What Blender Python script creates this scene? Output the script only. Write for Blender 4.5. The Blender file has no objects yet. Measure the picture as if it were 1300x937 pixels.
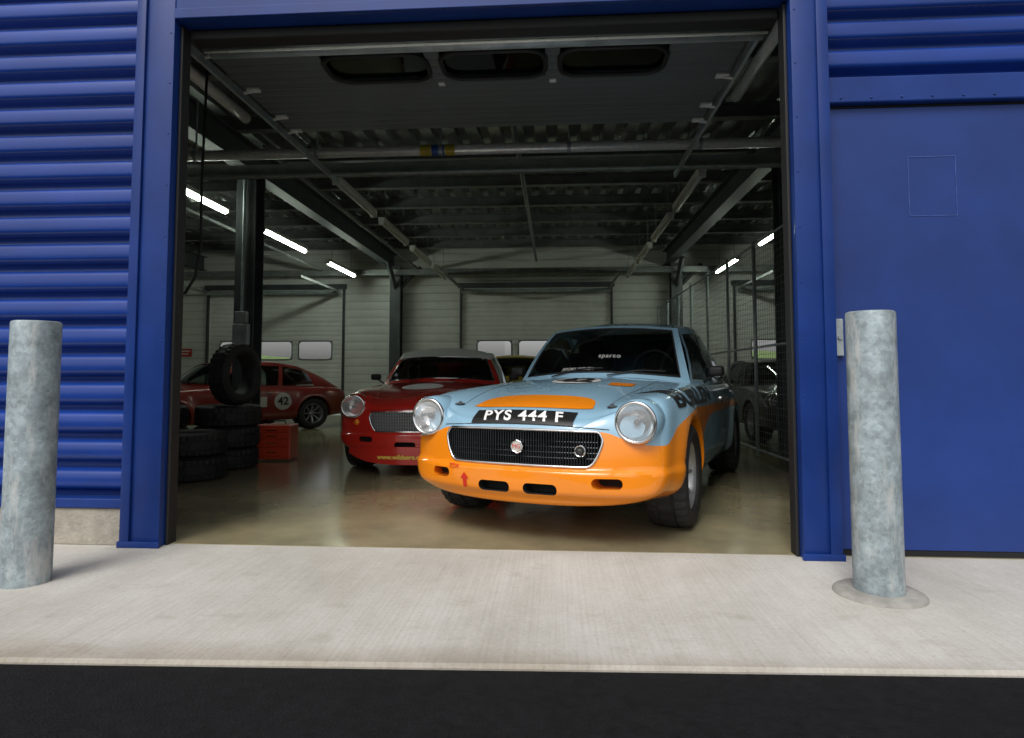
import bpy,bmesh,math,random
from mathutils import Vector,Matrix
from mathutils.bvhtree import BVHTree
ZOOM=None
random.seed(7)
scene=bpy.context.scene
COL=scene.collection
scene.view_settings.view_transform='Standard'
scene.view_settings.look='None'
scene.view_settings.exposure=0
# ------------------------------------------------------------ materials
def nodes_of(m):
    m.use_nodes=True
    return m.node_tree.nodes,m.node_tree.links
def M(name,base,rough=.5,metal=0,var=.12,scale=6,bump=0,bscale=40,coat=0,spec=.5,stretch=(1,1,1),dark=None):
    m=bpy.data.materials.new(name); n,l=nodes_of(m); b=n['Principled BSDF']
    b.inputs['Metallic'].default_value=metal
    b.inputs['Specular IOR Level'].default_value=spec
    b.inputs['Coat Weight'].default_value=coat
    b.inputs['Coat Roughness'].default_value=.04
    tc=n.new('ShaderNodeTexCoord'); mp=n.new('ShaderNodeMapping'); mp.inputs['Scale'].default_value=stretch
    l.new(tc.outputs['Object'],mp.inputs['Vector'])
    nz=n.new('ShaderNodeTexNoise'); nz.inputs['Scale'].default_value=scale; nz.inputs['Detail'].default_value=8; nz.inputs['Roughness'].default_value=.65
    l.new(mp.outputs[0],nz.inputs['Vector'])
    cr=n.new('ShaderNodeValToRGB'); cr.color_ramp.elements[0].position=.3; cr.color_ramp.elements[1].position=.7
    lo=dark if dark else tuple(c*(1-var) for c in base); hi=tuple(min(1,c*(1+var)) for c in base)
    cr.color_ramp.elements[0].color=(*lo,1); cr.color_ramp.elements[1].color=(*hi,1)
    l.new(nz.outputs['Fac'],cr.inputs['Fac']); l.new(cr.outputs['Color'],b.inputs['Base Color'])
    mr=n.new('ShaderNodeMapRange'); mr.inputs['To Min'].default_value=max(0,rough*(1-.25)); mr.inputs['To Max'].default_value=min(1,rough*1.25)
    l.new(nz.outputs['Fac'],mr.inputs['Value']); l.new(mr.outputs[0],b.inputs['Roughness'])
    if bump:
        n2=n.new('ShaderNodeTexNoise'); n2.inputs['Scale'].default_value=bscale; n2.inputs['Detail'].default_value=5
        l.new(mp.outputs[0],n2.inputs['Vector'])
        bp=n.new('ShaderNodeBump'); bp.inputs['Strength'].default_value=bump; bp.inputs['Distance'].default_value=.01
        l.new(n2.outputs['Fac'],bp.inputs['Height']); l.new(bp.outputs[0],b.inputs['Normal'])
    return m
def emis(name,col,s):
    m=bpy.data.materials.new(name); n,l=nodes_of(m); b=n['Principled BSDF']
    b.inputs['Base Color'].default_value=(*col,1); b.inputs['Emission Color'].default_value=(*col,1); b.inputs['Emission Strength'].default_value=s
    return m
def glassmat(name,tint,rough=.02):
    m=bpy.data.materials.new(name); n,l=nodes_of(m); n.remove(n['Principled BSDF'])
    out=n['Material Output']; t=n.new('ShaderNodeBsdfTransparent'); t.inputs[0].default_value=(*tint,1)
    g=n.new('ShaderNodeBsdfGlossy'); g.inputs['Roughness'].default_value=rough; g.inputs['Color'].default_value=(.9,.95,1,1)
    fr=n.new('ShaderNodeFresnel'); fr.inputs[0].default_value=1.5
    mx=n.new('ShaderNodeMixShader'); l.new(fr.outputs[0],mx.inputs[0]); l.new(t.outputs[0],mx.inputs[1]); l.new(g.outputs[0],mx.inputs[2]); l.new(mx.outputs[0],out.inputs[0])
    return m
m_clad=M('blue_cladding',(.006,.038,.24),.30,0,.25,1.6,.03,60,coat=.2,spec=.4,stretch=(.5,1,2))
m_frame=M('blue_frame',(.007,.034,.19),.42,0,.2,2.2,.02,80,coat=.08,spec=.3)
m_door=M('blue_door',(.013,.040,.195),.45,0,.25,1.0,.05,9,coat=.04,spec=.35)
m_galv=M('galvanised',(.36,.41,.43),.5,.35,.28,9,.12,50)
m_steel=M('grey_steel',(.20,.215,.215),.5,.2,.3,5,.05)
m_dsteel=M('dark_steel',(.06,.07,.075),.5,.1,.35,4,.05)
m_black=M('black_rubber',(.012,.012,.013),.6,0,.2,20)
m_tyre=M('tyre_rubber',(.018,.018,.019),.68,0,.4,14,.3,60)
m_chrome=M('chrome',(.72,.72,.72),.14,1,.06,20)
m_alloy=M('alloy',(.36,.37,.38),.30,.5,.15,12)
m_glass=glassmat('window_glass',(.55,.6,.58))
m_gclear=glassmat('clear_glass',(1,1,1))
m_insul=M('silver_lagging',(.88,.89,.88),.3,.25,.12,18,.5,22)
m_white=M('white_paint',(.72,.72,.69),.4,0,.06,5)
m_red=M('red_paint',(.50,.022,.014),.22,0,.12,3,coat=.7)
m_red_shaded=M('shaded_red_paint',(.19,.014,.010),.32,0,.12,3,coat=.4)  # red dulled so the car's shadow is part of the paint colour
m_dred=M('dark_grey_paint',(.035,.032,.032),.3,0,.12,3,coat=.4)
m_yel=M('yellow_paint',(.6,.42,.04),.3,0,.1,3,coat=.6)
m_or=M('orange_paint',(.86,.25,.008),.25,0,.05,3,coat=.6)
m_txtw=M('white_lettering',(.8,.8,.8),.5,0,.03,5)
m_sticker=M('dull_white_sticker',(.45,.45,.44),.5,0,.1,5)
m_txtb=M('black_lettering',(.012,.012,.012),.4,0,.1,5)
m_redtxt=M('red_lettering',(.6,.02,.01),.5,0,.1,5)
m_seat=M('seat_fabric',(.02,.02,.022),.8,0,.3,30,.2)
m_tube=emis('fluorescent',(.88,1,.84),34)
m_block=M('concrete_block',(.34,.31,.26),.9,0,.25,10,.6,50)
m_deck=M('roof_deck',(.34,.36,.36),.25,.6,.35,3)
m_tool=M('toolbox_red',(.55,.05,.015),.35,0,.1,8,coat=.3)
m_interior=M('dark_interior',(.012,.012,.012),.8,0,.2,10)

def ribbed(name,base,period,axis=2,rough=.45,depth=.004):
    m=M(name,base,rough,0,.12,1.5); n,l=nodes_of(m); b=n['Principled BSDF']
    tc=n.new('ShaderNodeTexCoord'); sx=n.new('ShaderNodeSeparateXYZ'); l.new(tc.outputs['Object'],sx.inputs[0])
    mu=n.new('ShaderNodeMath'); mu.operation='MULTIPLY'; mu.inputs[1].default_value=math.pi/period; l.new(sx.outputs[axis],mu.inputs[0])
    s=n.new('ShaderNodeMath'); s.operation='SINE'; l.new(mu.outputs[0],s.inputs[0])
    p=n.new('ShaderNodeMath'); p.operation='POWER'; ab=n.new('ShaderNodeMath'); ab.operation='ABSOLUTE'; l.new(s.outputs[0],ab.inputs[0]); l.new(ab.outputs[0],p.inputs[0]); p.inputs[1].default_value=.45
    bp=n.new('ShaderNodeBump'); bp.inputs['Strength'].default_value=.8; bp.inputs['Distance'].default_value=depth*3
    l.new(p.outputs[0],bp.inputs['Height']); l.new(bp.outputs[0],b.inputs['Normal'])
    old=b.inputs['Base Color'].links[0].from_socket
    r=n.new('ShaderNodeValToRGB'); r.color_ramp.elements[0].color=(.45,.46,.45,1); r.color_ramp.elements[1].color=(1,1,1,1); r.color_ramp.elements[1].position=.55; l.new(p.outputs[0],r.inputs[0])  # groove shading painted into the base colour on top of the bump
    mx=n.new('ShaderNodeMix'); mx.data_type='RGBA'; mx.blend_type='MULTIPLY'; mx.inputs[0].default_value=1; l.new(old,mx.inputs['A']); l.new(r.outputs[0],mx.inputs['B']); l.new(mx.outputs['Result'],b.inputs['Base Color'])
    return m
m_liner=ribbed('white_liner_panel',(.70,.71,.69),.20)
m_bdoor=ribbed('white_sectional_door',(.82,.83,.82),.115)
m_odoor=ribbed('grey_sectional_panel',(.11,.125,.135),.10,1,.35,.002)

def concrete():
    m=M('brushed_concrete',(.54,.525,.49),.85,0,.09,1.1,0); n,l=nodes_of(m); b=n['Principled BSDF']
    tc=n.new('ShaderNodeTexCoord')
    def noise(sc,scale,det,rg=.5):
        mp=n.new('ShaderNodeMapping'); mp.inputs['Scale'].default_value=sc; l.new(tc.outputs['Object'],mp.inputs[0])
        nz=n.new('ShaderNodeTexNoise'); nz.inputs['Scale'].default_value=scale; nz.inputs['Detail'].default_value=det; nz.inputs['Roughness'].default_value=rg; l.new(mp.outputs[0],nz.inputs['Vector']); return nz
    cur=b.inputs['Base Color'].links[0].from_socket
    def mult(sock,p0,c0,p1,c1):
        nonlocal cur
        r=n.new('ShaderNodeValToRGB'); r.color_ramp.elements[0].color=(*c0,1); r.color_ramp.elements[1].color=(*c1,1); r.color_ramp.elements[0].position=p0; r.color_ramp.elements[1].position=p1
        l.new(sock,r.inputs[0]); mx=n.new('ShaderNodeMix'); mx.data_type='RGBA'; mx.blend_type='MULTIPLY'; mx.inputs[0].default_value=1
        l.new(cur,mx.inputs['A']); l.new(r.outputs[0],mx.inputs['B']); cur=mx.outputs['Result']
    nz=noise((75,1.3,1),1,4,.6)
    wv=n.new('ShaderNodeTexWave'); wv.wave_type='BANDS'; wv.bands_direction='X'; wv.inputs['Scale'].default_value=13; wv.inputs['Distortion'].default_value=4; wv.inputs['Detail'].default_value=4; wv.inputs['Detail Scale'].default_value=2.5
    l.new(tc.outputs['Object'],wv.inputs['Vector'])
    mult(wv.outputs['Fac'],.0,(.972,.972,.97),.5,(1.005,1.005,1.005))
    mult(nz.outputs['Fac'],.33,(.93,.925,.91),.62,(1.02,1.02,1.02))
    mult(noise((1,1,1),55,12,.9).outputs['Fac'],.37,(.66,.63,.58),.48,(1,1,1))
    mult(noise((1,.7,1),1.3,10,.75).outputs['Fac'],.36,(.82,.80,.77),.60,(1,1,1))
    mult(noise((.6,1,1),5.5,6,.6).outputs['Fac'],.28,(.86,.84,.80),.42,(1,1,1))
    sx=n.new('ShaderNodeSeparateXYZ'); l.new(tc.outputs['Object'],sx.inputs[0])
    n4=noise((1,1,1),1.7,9,.75)
    ad=n.new('ShaderNodeMath'); ad.operation='MULTIPLY_ADD'; ad.inputs[1].default_value=.35; l.new(n4.outputs['Fac'],ad.inputs[0]); l.new(sx.outputs[1],ad.inputs[2])
    mr=n.new('ShaderNodeMapRange'); mr.inputs['From Min'].default_value=-1.18; mr.inputs['From Max'].default_value=-1.03; l.new(ad.outputs[0],mr.inputs['Value'])
    mult(mr.outputs[0],0,(.74,.70,.65),1,(1,1,1))
    l.new(cur,b.inputs['Base Color'])
    bp=n.new('ShaderNodeBump'); bp.inputs['Strength'].default_value=.25; bp.inputs['Distance'].default_value=.003; l.new(nz.outputs['Fac'],bp.inputs['Height']); l.new(bp.outputs[0],b.inputs['Normal'])
    return m
m_conc=concrete()
m_floor=M('sealed_garage_floor',(.31,.265,.155),.15,0,.25,1.1,.05,5,spec=.9,dark=(.16,.145,.09))
m_asph=M('dark_asphalt',(.010,.010,.011),.95,0,.35,30,.6,120,spec=.12)
m_grass=M('grass',(.11,.17,.05),.95,0,.4,3,.5,30)

# ------------------------------------------------------------ mesh helpers
def obj(name,me,parent=None,loc=(0,0,0)):
    o=bpy.data.objects.new(name,me); COL.objects.link(o); o.location=loc
    if parent: o.parent=parent
    return o
def empty(name,loc=(0,0,0),parent=None,rz=0):
    o=obj(name,None,parent,loc); o.empty_display_size=.1; o.rotation_euler=(0,0,rz); return o
def mesh(name,V,F,mats,parent=None,smooth=False,loc=(0,0,0),fm=None):
    me=bpy.data.meshes.new(name); me.from_pydata([tuple(v) for v in V],[],F)
    if not isinstance(mats,(list,tuple)): mats=[mats]
    for m in mats: me.materials.append(m)
    if fm:
        for p,i in zip(me.polygons,fm): p.material_index=i
    me.validate()
    bm=bmesh.new(); bm.from_mesh(me); bmesh.ops.recalc_face_normals(bm,faces=bm.faces); bm.to_mesh(me); bm.free()
    if smooth:
        for p in me.polygons: p.use_smooth=True
    return obj(name,me,parent,loc)
class G:
    def __init__(s): s.V=[]; s.F=[]; s.m=[]
    def add(s,V,F,mi=0):
        o=len(s.V); s.V+= [Vector(v) for v in V]; s.F+=[tuple(i+o for i in f) for f in F]; s.m+=[mi]*len(F)
    def box(s,x0,x1,y0,y1,z0,z1,mi=0):
        s.add([(x0,y0,z0),(x1,y0,z0),(x1,y1,z0),(x0,y1,z0),(x0,y0,z1),(x1,y0,z1),(x1,y1,z1),(x0,y1,z1)],
              [(0,3,2,1),(4,5,6,7),(0,1,5,4),(1,2,6,5),(2,3,7,6),(3,0,4,7)],mi)
    def bbox(s,x0,x1,y0,y1,z0,z1,b=.01,mi=0,seg=2):
        bm=bmesh.new(); bmesh.ops.create_cube(bm,size=1)
        for v in bm.verts: v.co=Vector(((x0+x1)/2+v.co.x*(x1-x0),(y0+y1)/2+v.co.y*(y1-y0),(z0+z1)/2+v.co.z*(z1-z0)))
        bmesh.ops.bevel(bm,geom=bm.edges[:],offset=b,segments=seg,affect='EDGES',profile=.5)
        s.bm(bm,mi); bm.free()
    def bm(s,bm,mi=0):
        bm.verts.ensure_lookup_table(); bm.verts.index_update()
        s.add([v.co.copy() for v in bm.verts],[tuple(v.index for v in f.verts) for f in bm.faces],mi)
    def tube(s,pts,r,n=8,mi=0,closed=False):
        pts=[Vector(p) for p in pts]; N=len(pts); rings=[]
        for i,p in enumerate(pts):
            a=pts[(i-1)%N] if (closed or i>0) else p; b=pts[(i+1)%N] if (closed or i<N-1) else p
            t=(b-a).normalized(); up=Vector((0,0,1)) if abs(t.z)<.9 else Vector((0,1,0))
            e1=t.cross(up).normalized(); e2=t.cross(e1)
            rings.append([p+(e1*math.cos(2*math.pi*k/n)+e2*math.sin(2*math.pi*k/n))*r for k in range(n)])
        for i in range(1,N):
            best=min(range(n),key=lambda s_: sum((rings[i][(k+s_)%n]-pts[i]-(rings[i-1][k]-pts[i-1])).length_squared for k in (0,n//3)))
            rings[i]=rings[i][best:]+rings[i][:best]
        V=[v for rr in rings for v in rr]; F=[]
        for i in range(N if closed else N-1):
            j=(i+1)%N
            sh=0
            if closed and j==0: sh=min(range(n),key=lambda s_: sum((rings[0][(k+s_)%n]-rings[i][k]).length_squared for k in (0,n//3)))
            for k in range(n): F.append((i*n+k,i*n+(k+1)%n,j*n+(k+1+sh)%n,j*n+(k+sh)%n))
        if not closed: F.append(tuple(range(n))); F.append(tuple((N-1)*n+k for k in range(n)))
        s.add(V,F,mi)
    def lathe(s,prof,n=32,axis='x',c=(0,0,0),mi=0,closed=False,rmod=None):
        V=[];F=[];c=Vector(c)
        for k in range(n):
            a=2*math.pi*k/n
            for i,(h,r) in enumerate(prof):
                if rmod: r=rmod(k,i,r)
                if axis=='x': v=(h,r*math.cos(a),r*math.sin(a))
                elif axis=='y': v=(r*math.cos(a),h,r*math.sin(a))
                else: v=(r*math.cos(a),r*math.sin(a),h)
                V.append(c+Vector(v))
        m=len(prof)
        for k in range(n):
            j=(k+1)%n
            for i in range(m if closed else m-1):
                i2=(i+1)%m; F.append((k*m+i,k*m+i2,j*m+i2,j*m+i))
        s.add(V,F,mi)
    def obj(s,name,mats,parent=None,smooth=False,loc=(0,0,0)):
        o=mesh(name,s.V,s.F,mats,parent,smooth,loc,s.m if isinstance(mats,(list,tuple)) else None)
        return o
def autosmooth(o,ang=35):
    me=o.data
    for p in me.polygons: p.use_smooth=True
    me.set_sharp_from_angle(angle=math.radians(ang))
def meta(o,label,cat,group=None):
    o['label']=label; o['category']=cat
    if group: o['group']=group
def textmesh(body,size,off=.0,sub=.03,spacing=1):
    cu=bpy.data.curves.new('t','FONT'); cu.body=body; cu.size=size; cu.align_x='CENTER'; cu.align_y='CENTER'; cu.offset=off; cu.space_character=spacing
    ob=bpy.data.objects.new('t',cu); COL.objects.link(ob); bpy.context.view_layer.update()
    dg=bpy.context.evaluated_depsgraph_get(); me=bpy.data.meshes.new_from_object(ob.evaluated_get(dg)); bpy.data.objects.remove(ob)
    bm=bmesh.new(); bm.from_mesh(me)
    for _ in range(3):
        bmesh.ops.triangulate(bm,faces=bm.faces[:])
        ed=[e for e in bm.edges if e.calc_length()>sub]
        if not ed: break
        bmesh.ops.subdivide_edges(bm,edges=ed,cuts=1)
    bmesh.ops.triangulate(bm,faces=bm.faces[:])
    bm.to_mesh(me); bm.free(); return me
def place_text(name,body,size,mat,parent,mapf,off=0,spacing=1,sub=.03):
    me=textmesh(body,size,off,sub,spacing=spacing)
    for v in me.vertices: v.co=mapf(v.co.x,v.co.y)
    me.materials.clear(); me.materials.append(mat)
    return obj(name,me,parent)
def grid(nu,nv,f):
    V=[f(i/nu,j/nv) for j in range(nv+1) for i in range(nu+1)]
    F=[(j*(nu+1)+i,j*(nu+1)+i+1,(j+1)*(nu+1)+i+1,(j+1)*(nu+1)+i) for j in range(nv) for i in range(nu)]
    return V,F
def discgrid(rx,ry,rings=6,n=36):
    V=[(0,0)];F=[]
    for r in range(1,rings+1):
        for k in range(n): V.append((rx*r/rings*math.cos(2*math.pi*k/n),ry*r/rings*math.sin(2*math.pi*k/n)))
    for k in range(n): F.append((0,1+k,1+(k+1)%n))
    for r in range(rings-1):
        for k in range(n): a=1+r*n+k; b=1+r*n+(k+1)%n; F.append((a,b,b+n,a+n))
    return V,F

# ------------------------------------------------------------ CAR
def sstep(a,b,x):
    t=max(0,min(1,(x-a)/(b-a))); return t*t*(3-2*t)
def vprof(z):
    P=[(.10,.09),(.22,.055),(.30,.03),(.40,.03),(.47,.035),(.60,.05),(.66,.065),(.70,.09),(.76,.16),(1,.3)]
    for (a,b),(c,d) in zip(P,P[1:]):
        if z<=c: return b+(d-b)*max(0,(z-a))/(c-a)
    return .3
def bow(x): return .24*(abs(x)/.83)**2.8
def half(w,zb,zs,zh,lf=0):
    return [(0,zb),(.5*w,zb+.12*lf),(.88*w,zb+.012+.6*lf),(.985*w,zb+.08+lf),(w,zb+.25+.4*lf),(.998*w,zs-.22),(.985*w,zs-.09),(.94*w,zs-.015),(.82*w,zs),(.68*w,.5*zs+.5*zh-.004),(.5*w,zh-.018),(.25*w,zh),(0,zh+.008)]
def ring(w,zb,zs,zh,lf=0):
    h=half(w,zb,zs,zh,lf); return h+[(-x,z) for x,z in h[-2:0:-1]]
WY=(.86,3.47); WR=.325
def build_body():
    V=[];F=[]
    rs=[]
    r0=ring(.812,.215,.80,.715,.04)
    cz=.47
    for s in (.12,.35,.6,.82,.95,1.0):
        rs.append([(x*s,vprof(cz+(z-cz)*s)*(1 if abs(x)<.5 else .8)+bow(x*s)+(0.02 if s==1 else 0),cz+(z-cz)*s) for x,z in r0])
    data=[(.20,.825,.204,.832,.765,.035),(.5,.832,.20,.858,.832,.015),(.85,.835,.20,.875,.88,0),(1.2,.835,.20,.89,.925,0),(1.5,.835,.20,.90,.95,0),(1.72,.835,.2,.90,.925,0),
          (2.3,.835,.2,.90,.90,0),(2.9,.835,.2,.90,.90,0),(3.4,.835,.2,.90,.90,0),(3.8,.825,.21,.885,.89,0),(4.12,.80,.24,.855,.865,0),(4.3,.75,.28,.79,.81,0)]
    for y,w,zb,zs,zh,lf in data:
        fd=max(0,1-y/1.6)
        rs.append([(x,y+bow(x)*fd,z) for x,z in ring(w,zb,zs,zh,lf)])
    last=rs[-1]
    for s in (.7,.3): rs.append([(x*s,4.36,.53+(z-.53)*s) for x,y,z in last])
    n=len(r0)
    for r in rs: V+=r
    for i in range(len(rs)-1):
        for k in range(n): F.append((i*n+k,i*n+(k+1)%n,(i+1)*n+(k+1)%n,(i+1)*n+k))
    F.append(tuple(range(n))); F.append(tuple((len(rs)-1)*n+k for k in range(n)))
    o=mesh('tmpbody',V,F,[m_or],None,True)
    md=o.modifiers.new('s','SUBSURF'); md.levels=3; md.render_levels=3
    bpy.context.view_layer.update()
    me=bpy.data.meshes.new_from_object(o.evaluated_get(bpy.context.evaluated_depsgraph_get()))
    bpy.data.objects.remove(o)
    nrm=[v.normal.copy() for v in me.vertices]
    for v,nn in zip(me.vertices,nrm):
        x,y,z=v.co
        if y<.75:
            k=sstep(.25,.31,z)*(1-sstep(.415,.44,z))*(1-sstep(.45,.72,y))
            v.co.y-=.026*k*max(0,-nn.y)**.5
            v.co.x+=.012*k*max(0,abs(nn.x))**1*(1 if x>0 else -1)
        if abs(x)>.55:
            for yc in WY:
                d=math.hypot(y-yc,z-.33)
                bl=.036*math.exp(-((d-.37)/.10)**2)*(1-sstep(.78,.86,z))
                v.co.x+=math.copysign(bl*min(1,(abs(x)-.55)/.2),x)
    return me
def ftop(x): a=abs(x); return .640-.004*(a/.49)**2-(.045*((a-.45)/.04)**3 if a>.45 else 0)
def fbot(x): a=abs(x); return .452+(.133*((a-.40)/.09)**2.4 if a>.40 else 0)
gx=[.49*math.sin(math.pi/2*t/18) for t in range(-18,19)]
LOG=[]
def vol(me):
    bm=bmesh.new(); bm.from_mesh(me); v=bm.calc_volume(signed=True); bm.free(); return v
def bool_cut(me,cutters,need):
    cur=me
    for i,g in enumerate(cutters):
        v0=vol(cur)
        for sv in ('EXACT','FAST'):
            o=obj('tmp',cur.copy())
            c=g.obj('cut',[m_interior])
            md=o.modifiers.new('b','BOOLEAN'); md.operation='DIFFERENCE'; md.object=c; md.solver=sv
            if sv=='EXACT': md.material_mode='TRANSFER'
            bpy.context.view_layer.update()
            r=bpy.data.meshes.new_from_object(o.evaluated_get(bpy.context.evaluated_depsgraph_get()))
            bpy.data.objects.remove(o); bpy.data.objects.remove(c)
            v1=vol(r); LOG.append((i,sv,round(v0-v1,4)))
            if len(r.polygons)>1000 and v0-.3<v1<v0-need[i]: cur=r; break
    return cur
def bvh_of(me):
    bm=bmesh.new(); bm.from_mesh(me); t=BVHTree.FromBMesh(bm); bm.free(); return t
body0=build_body(); BV0=bvh_of(body0)
def hit(bv,p,d,off=.004):
    d=Vector(d).normalized(); p=Vector(p)
    h=bv.ray_cast(p-d*2,d)
    if h[0] is None: return p
    n=h[1]; n=-n if n.dot(d)>0 else n
    return h[0]+n*off
cut=[];need=[]
for yc in WY:
    for s in (-1,1):
        a,b=(.50,1.1) if s>0 else (-1.1,-.50)
        bm=bmesh.new(); bmesh.ops.create_cone(bm,cap_ends=True,segments=48,radius1=.362,radius2=.362,depth=abs(b-a),matrix=Matrix.Translation(((a+b)/2,yc,.33))@Matrix.Rotation(math.pi/2,4,'Y'))
        g=G(); g.bm(bm); bm.free(); cut.append(g); need.append(.05)
def prism(P,y0,y1):
    g=G(); n=len(P); V=[(x,y0,z) for x,z in P]+[(x,y1,z) for x,z in P]
    g.add(V,[tuple(range(n)),tuple(range(2*n-1,n-1,-1))]+[(k,(k+1)%n,n+(k+1)%n,n+k) for k in range(n)]); return g
OUT=[(x,ftop(x)) for x in gx[1:-1]]+[(.4903,.588)]+[(x,fbot(x)) for x in gx[::-1][1:-1]]+[(-.4903,.588)]
cut.append(prism(OUT,-.31,.231)); need.append(.006)
SL=[(-.235,-.035,.288,.350),(.05,.25,.288,.350),(-.585,-.45,.345,.40),(.44,.60,.335,.392)]
def slotP(x0,x1,z0,z1):
    r=(z1-z0)*.46; P=[]
    for cx,cz,a0 in [(x1-r,z1-r,0),(x0+r,z1-r,90),(x0+r,z0+r,180),(x1-r,z0+r,270)]:
        for k in range(6):
            a=math.radians(a0+90*k/5); P.append((cx+r*math.cos(a),cz+r*math.sin(a)))
    return P
for s_ in SL:
    cut.append(prism(slotP(*s_),-.3,.123+bow((s_[0]+s_[1])/2))); need.append(.0002)
body_cut=bool_cut(body0.copy(),cut,need)
for p in body_cut.polygons: p.use_smooth=True
body_cut.set_sharp_from_angle(angle=math.radians(40))
INNER=set()
for p in body_cut.polygons:
    c=p.center
    if c.y<.75 and c.z<.68:
        h=BV0.ray_cast(Vector((c.x,-1,c.z)),Vector((0,1,0)))
        if h[0] is not None and c.y-h[0].y>.006:
            if abs(c.x)<.50 and fbot(min(.489,abs(c.x)))-.004<c.z<ftop(min(.489,abs(c.x)))+.004: INNER.add(p.index)
            for x0,x1,z0,z1 in SL[:2]:
                if x0-.003<c.x<x1+.003 and z0-.003<c.z<z1+.003: INNER.add(p.index)
            for x0,x1,z0,z1 in SL[2:]:
                if x0-.003<c.x<x1+.003 and z0-.003<c.z<z1+.003 and abs(p.normal.y)>.7: INNER.add(p.index)

def livery():
    m=M('two_tone_race_paint',(.27,.46,.60),.22,0,.05,3,coat=.8); n,l=nodes_of(m); b=n['Principled BSDF']
    blue=b.inputs['Base Color'].links[0].from_socket
    tc=n.new('ShaderNodeTexCoord'); sx=n.new('ShaderNodeSeparateXYZ'); l.new(tc.outputs['Object'],sx.inputs[0])
    def curve(pts):
        mr=n.new('ShaderNodeMath'); mr.operation='DIVIDE'; mr.inputs[1].default_value=4.5; l.new(sx.outputs[1],mr.inputs[0])
        c=n.new('ShaderNodeFloatCurve'); l.new(mr.outputs[0],c.inputs['Value'])
        cm=c.mapping.curves[0]
        cm.points[0].location=(0,pts[0][1]); cm.points[1].location=(1,pts[-1][1])
        for y,z in pts[1:-1]: cm.points.new(y/4.5,z)
        c.mapping.update(); return c
    f=curve([(0,.655),(.10,.645),(.15,.60),(.25,.565),(.36,.60),(.5,.66),(.9,.73),(1.6,.73),(4.5,.73)])
    gg=curve([(0,0),(1.25,0),(1.32,.30),(1.45,.54),(1.8,.65),(2.4,.66),(4.5,.66)])
    a=n.new('ShaderNodeMath'); a.operation='LESS_THAN'; l.new(sx.outputs[2],a.inputs[0]); l.new(f.outputs[0],a.inputs[1])
    c=n.new('ShaderNodeMath'); c.operation='GREATER_THAN'; l.new(sx.outputs[2],c.inputs[0]); l.new(gg.outputs[0],c.inputs[1])
    mu=n.new('ShaderNodeMath'); mu.operation='MULTIPLY'; l.new(a.outputs[0],mu.inputs[0]); l.new(c.outputs[0],mu.inputs[1])
    mx=n.new('ShaderNodeMix'); mx.data_type='RGBA'; l.new(mu.outputs[0],mx.inputs[0]); l.new(blue,mx.inputs['A']); mx.inputs['B'].default_value=(.86,.25,.008,1)
    l.new(mx.outputs['Result'],b.inputs['Base Color'])
    return m
m_liv=livery()
m_lblue=M('light_blue_paint',(.27,.46,.60),.22,0,.05,3,coat=.8)

def tyre_geo(r=WR,ri=.205,w=.10):
    g=G()
    prof=[(-w*.72,ri),(-w*.98,ri+.02),(-w*1.08,(r+ri)/2),(-w*1.02,r-.03),(-w*.86,r-.006),(-w*.45,r),(-w*.42,r-.009),(-w*.34,r-.009),(-w*.31,r+.001),(w*.31,r+.001),(w*.34,r-.009),(w*.42,r-.009),(w*.45,r),(w*.86,r-.006),(w*1.02,r-.03),(w*1.08,(r+ri)/2),(w*.98,ri+.02),(w*.72,ri)]
    def rm(k,i,rr):
        if i in (3,4,5,12,13,14) and k%3==0: return rr-.012
        if i in (8,9) and (k+1)%4==0: return rr-.008
        return rr
    g.lathe(prof,96,'x',(0,0,0),0,True,rm); return g
def bake(g,name,mats):
    o=g.obj(name,mats); autosmooth(o,40); d=o.data; bpy.data.objects.remove(o); return d
TYRE=bake(tyre_geo(),'tyre',[m_tyre]); TYREW=bake(tyre_geo(w=.128),'tyre',[m_tyre])
def rim_geo():
    g=G()
    g.lathe([(-.075,.205),(-.07,.188),(.03,.186),(.09,.192),(.110,.206),(.106,.214),(.07,.207)],48,'x')
    g.lathe([(-.045,.001),(-.045,.187)],32,'x',mi=1)
    g.lathe([(.076,.001),(.076,.022),(.066,.030),(.055,.052),(.0,.06)],24,'x')
    for k in range(8):
        a=2*math.pi*k/8
        V=[(.020,-.013,.045),(.052,-.009,.045),(.052,.009,.045),(.020,.013,.045),(.05,-.020,.189),(.086,-.009,.189),(.086,.009,.189),(.05,.020,.189)]
        R=Matrix.Rotation(a,3,'X')
        g.add([R@Vector(v) for v in V],[(0,1,2,3),(4,7,6,5),(0,4,5,1),(1,5,6,2),(2,6,7,3),(3,7,4,0)])
    for k in range(4):
        a=2*math.pi*(k+.5)/4; g.lathe([(.076,.0005),(.076,.007),(.06,.008)],8,'x',(0,.040*math.cos(a),.040*math.sin(a)))
    return g
RIM=bake(rim_geo(),'rim',[m_alloy,m_black])

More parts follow.
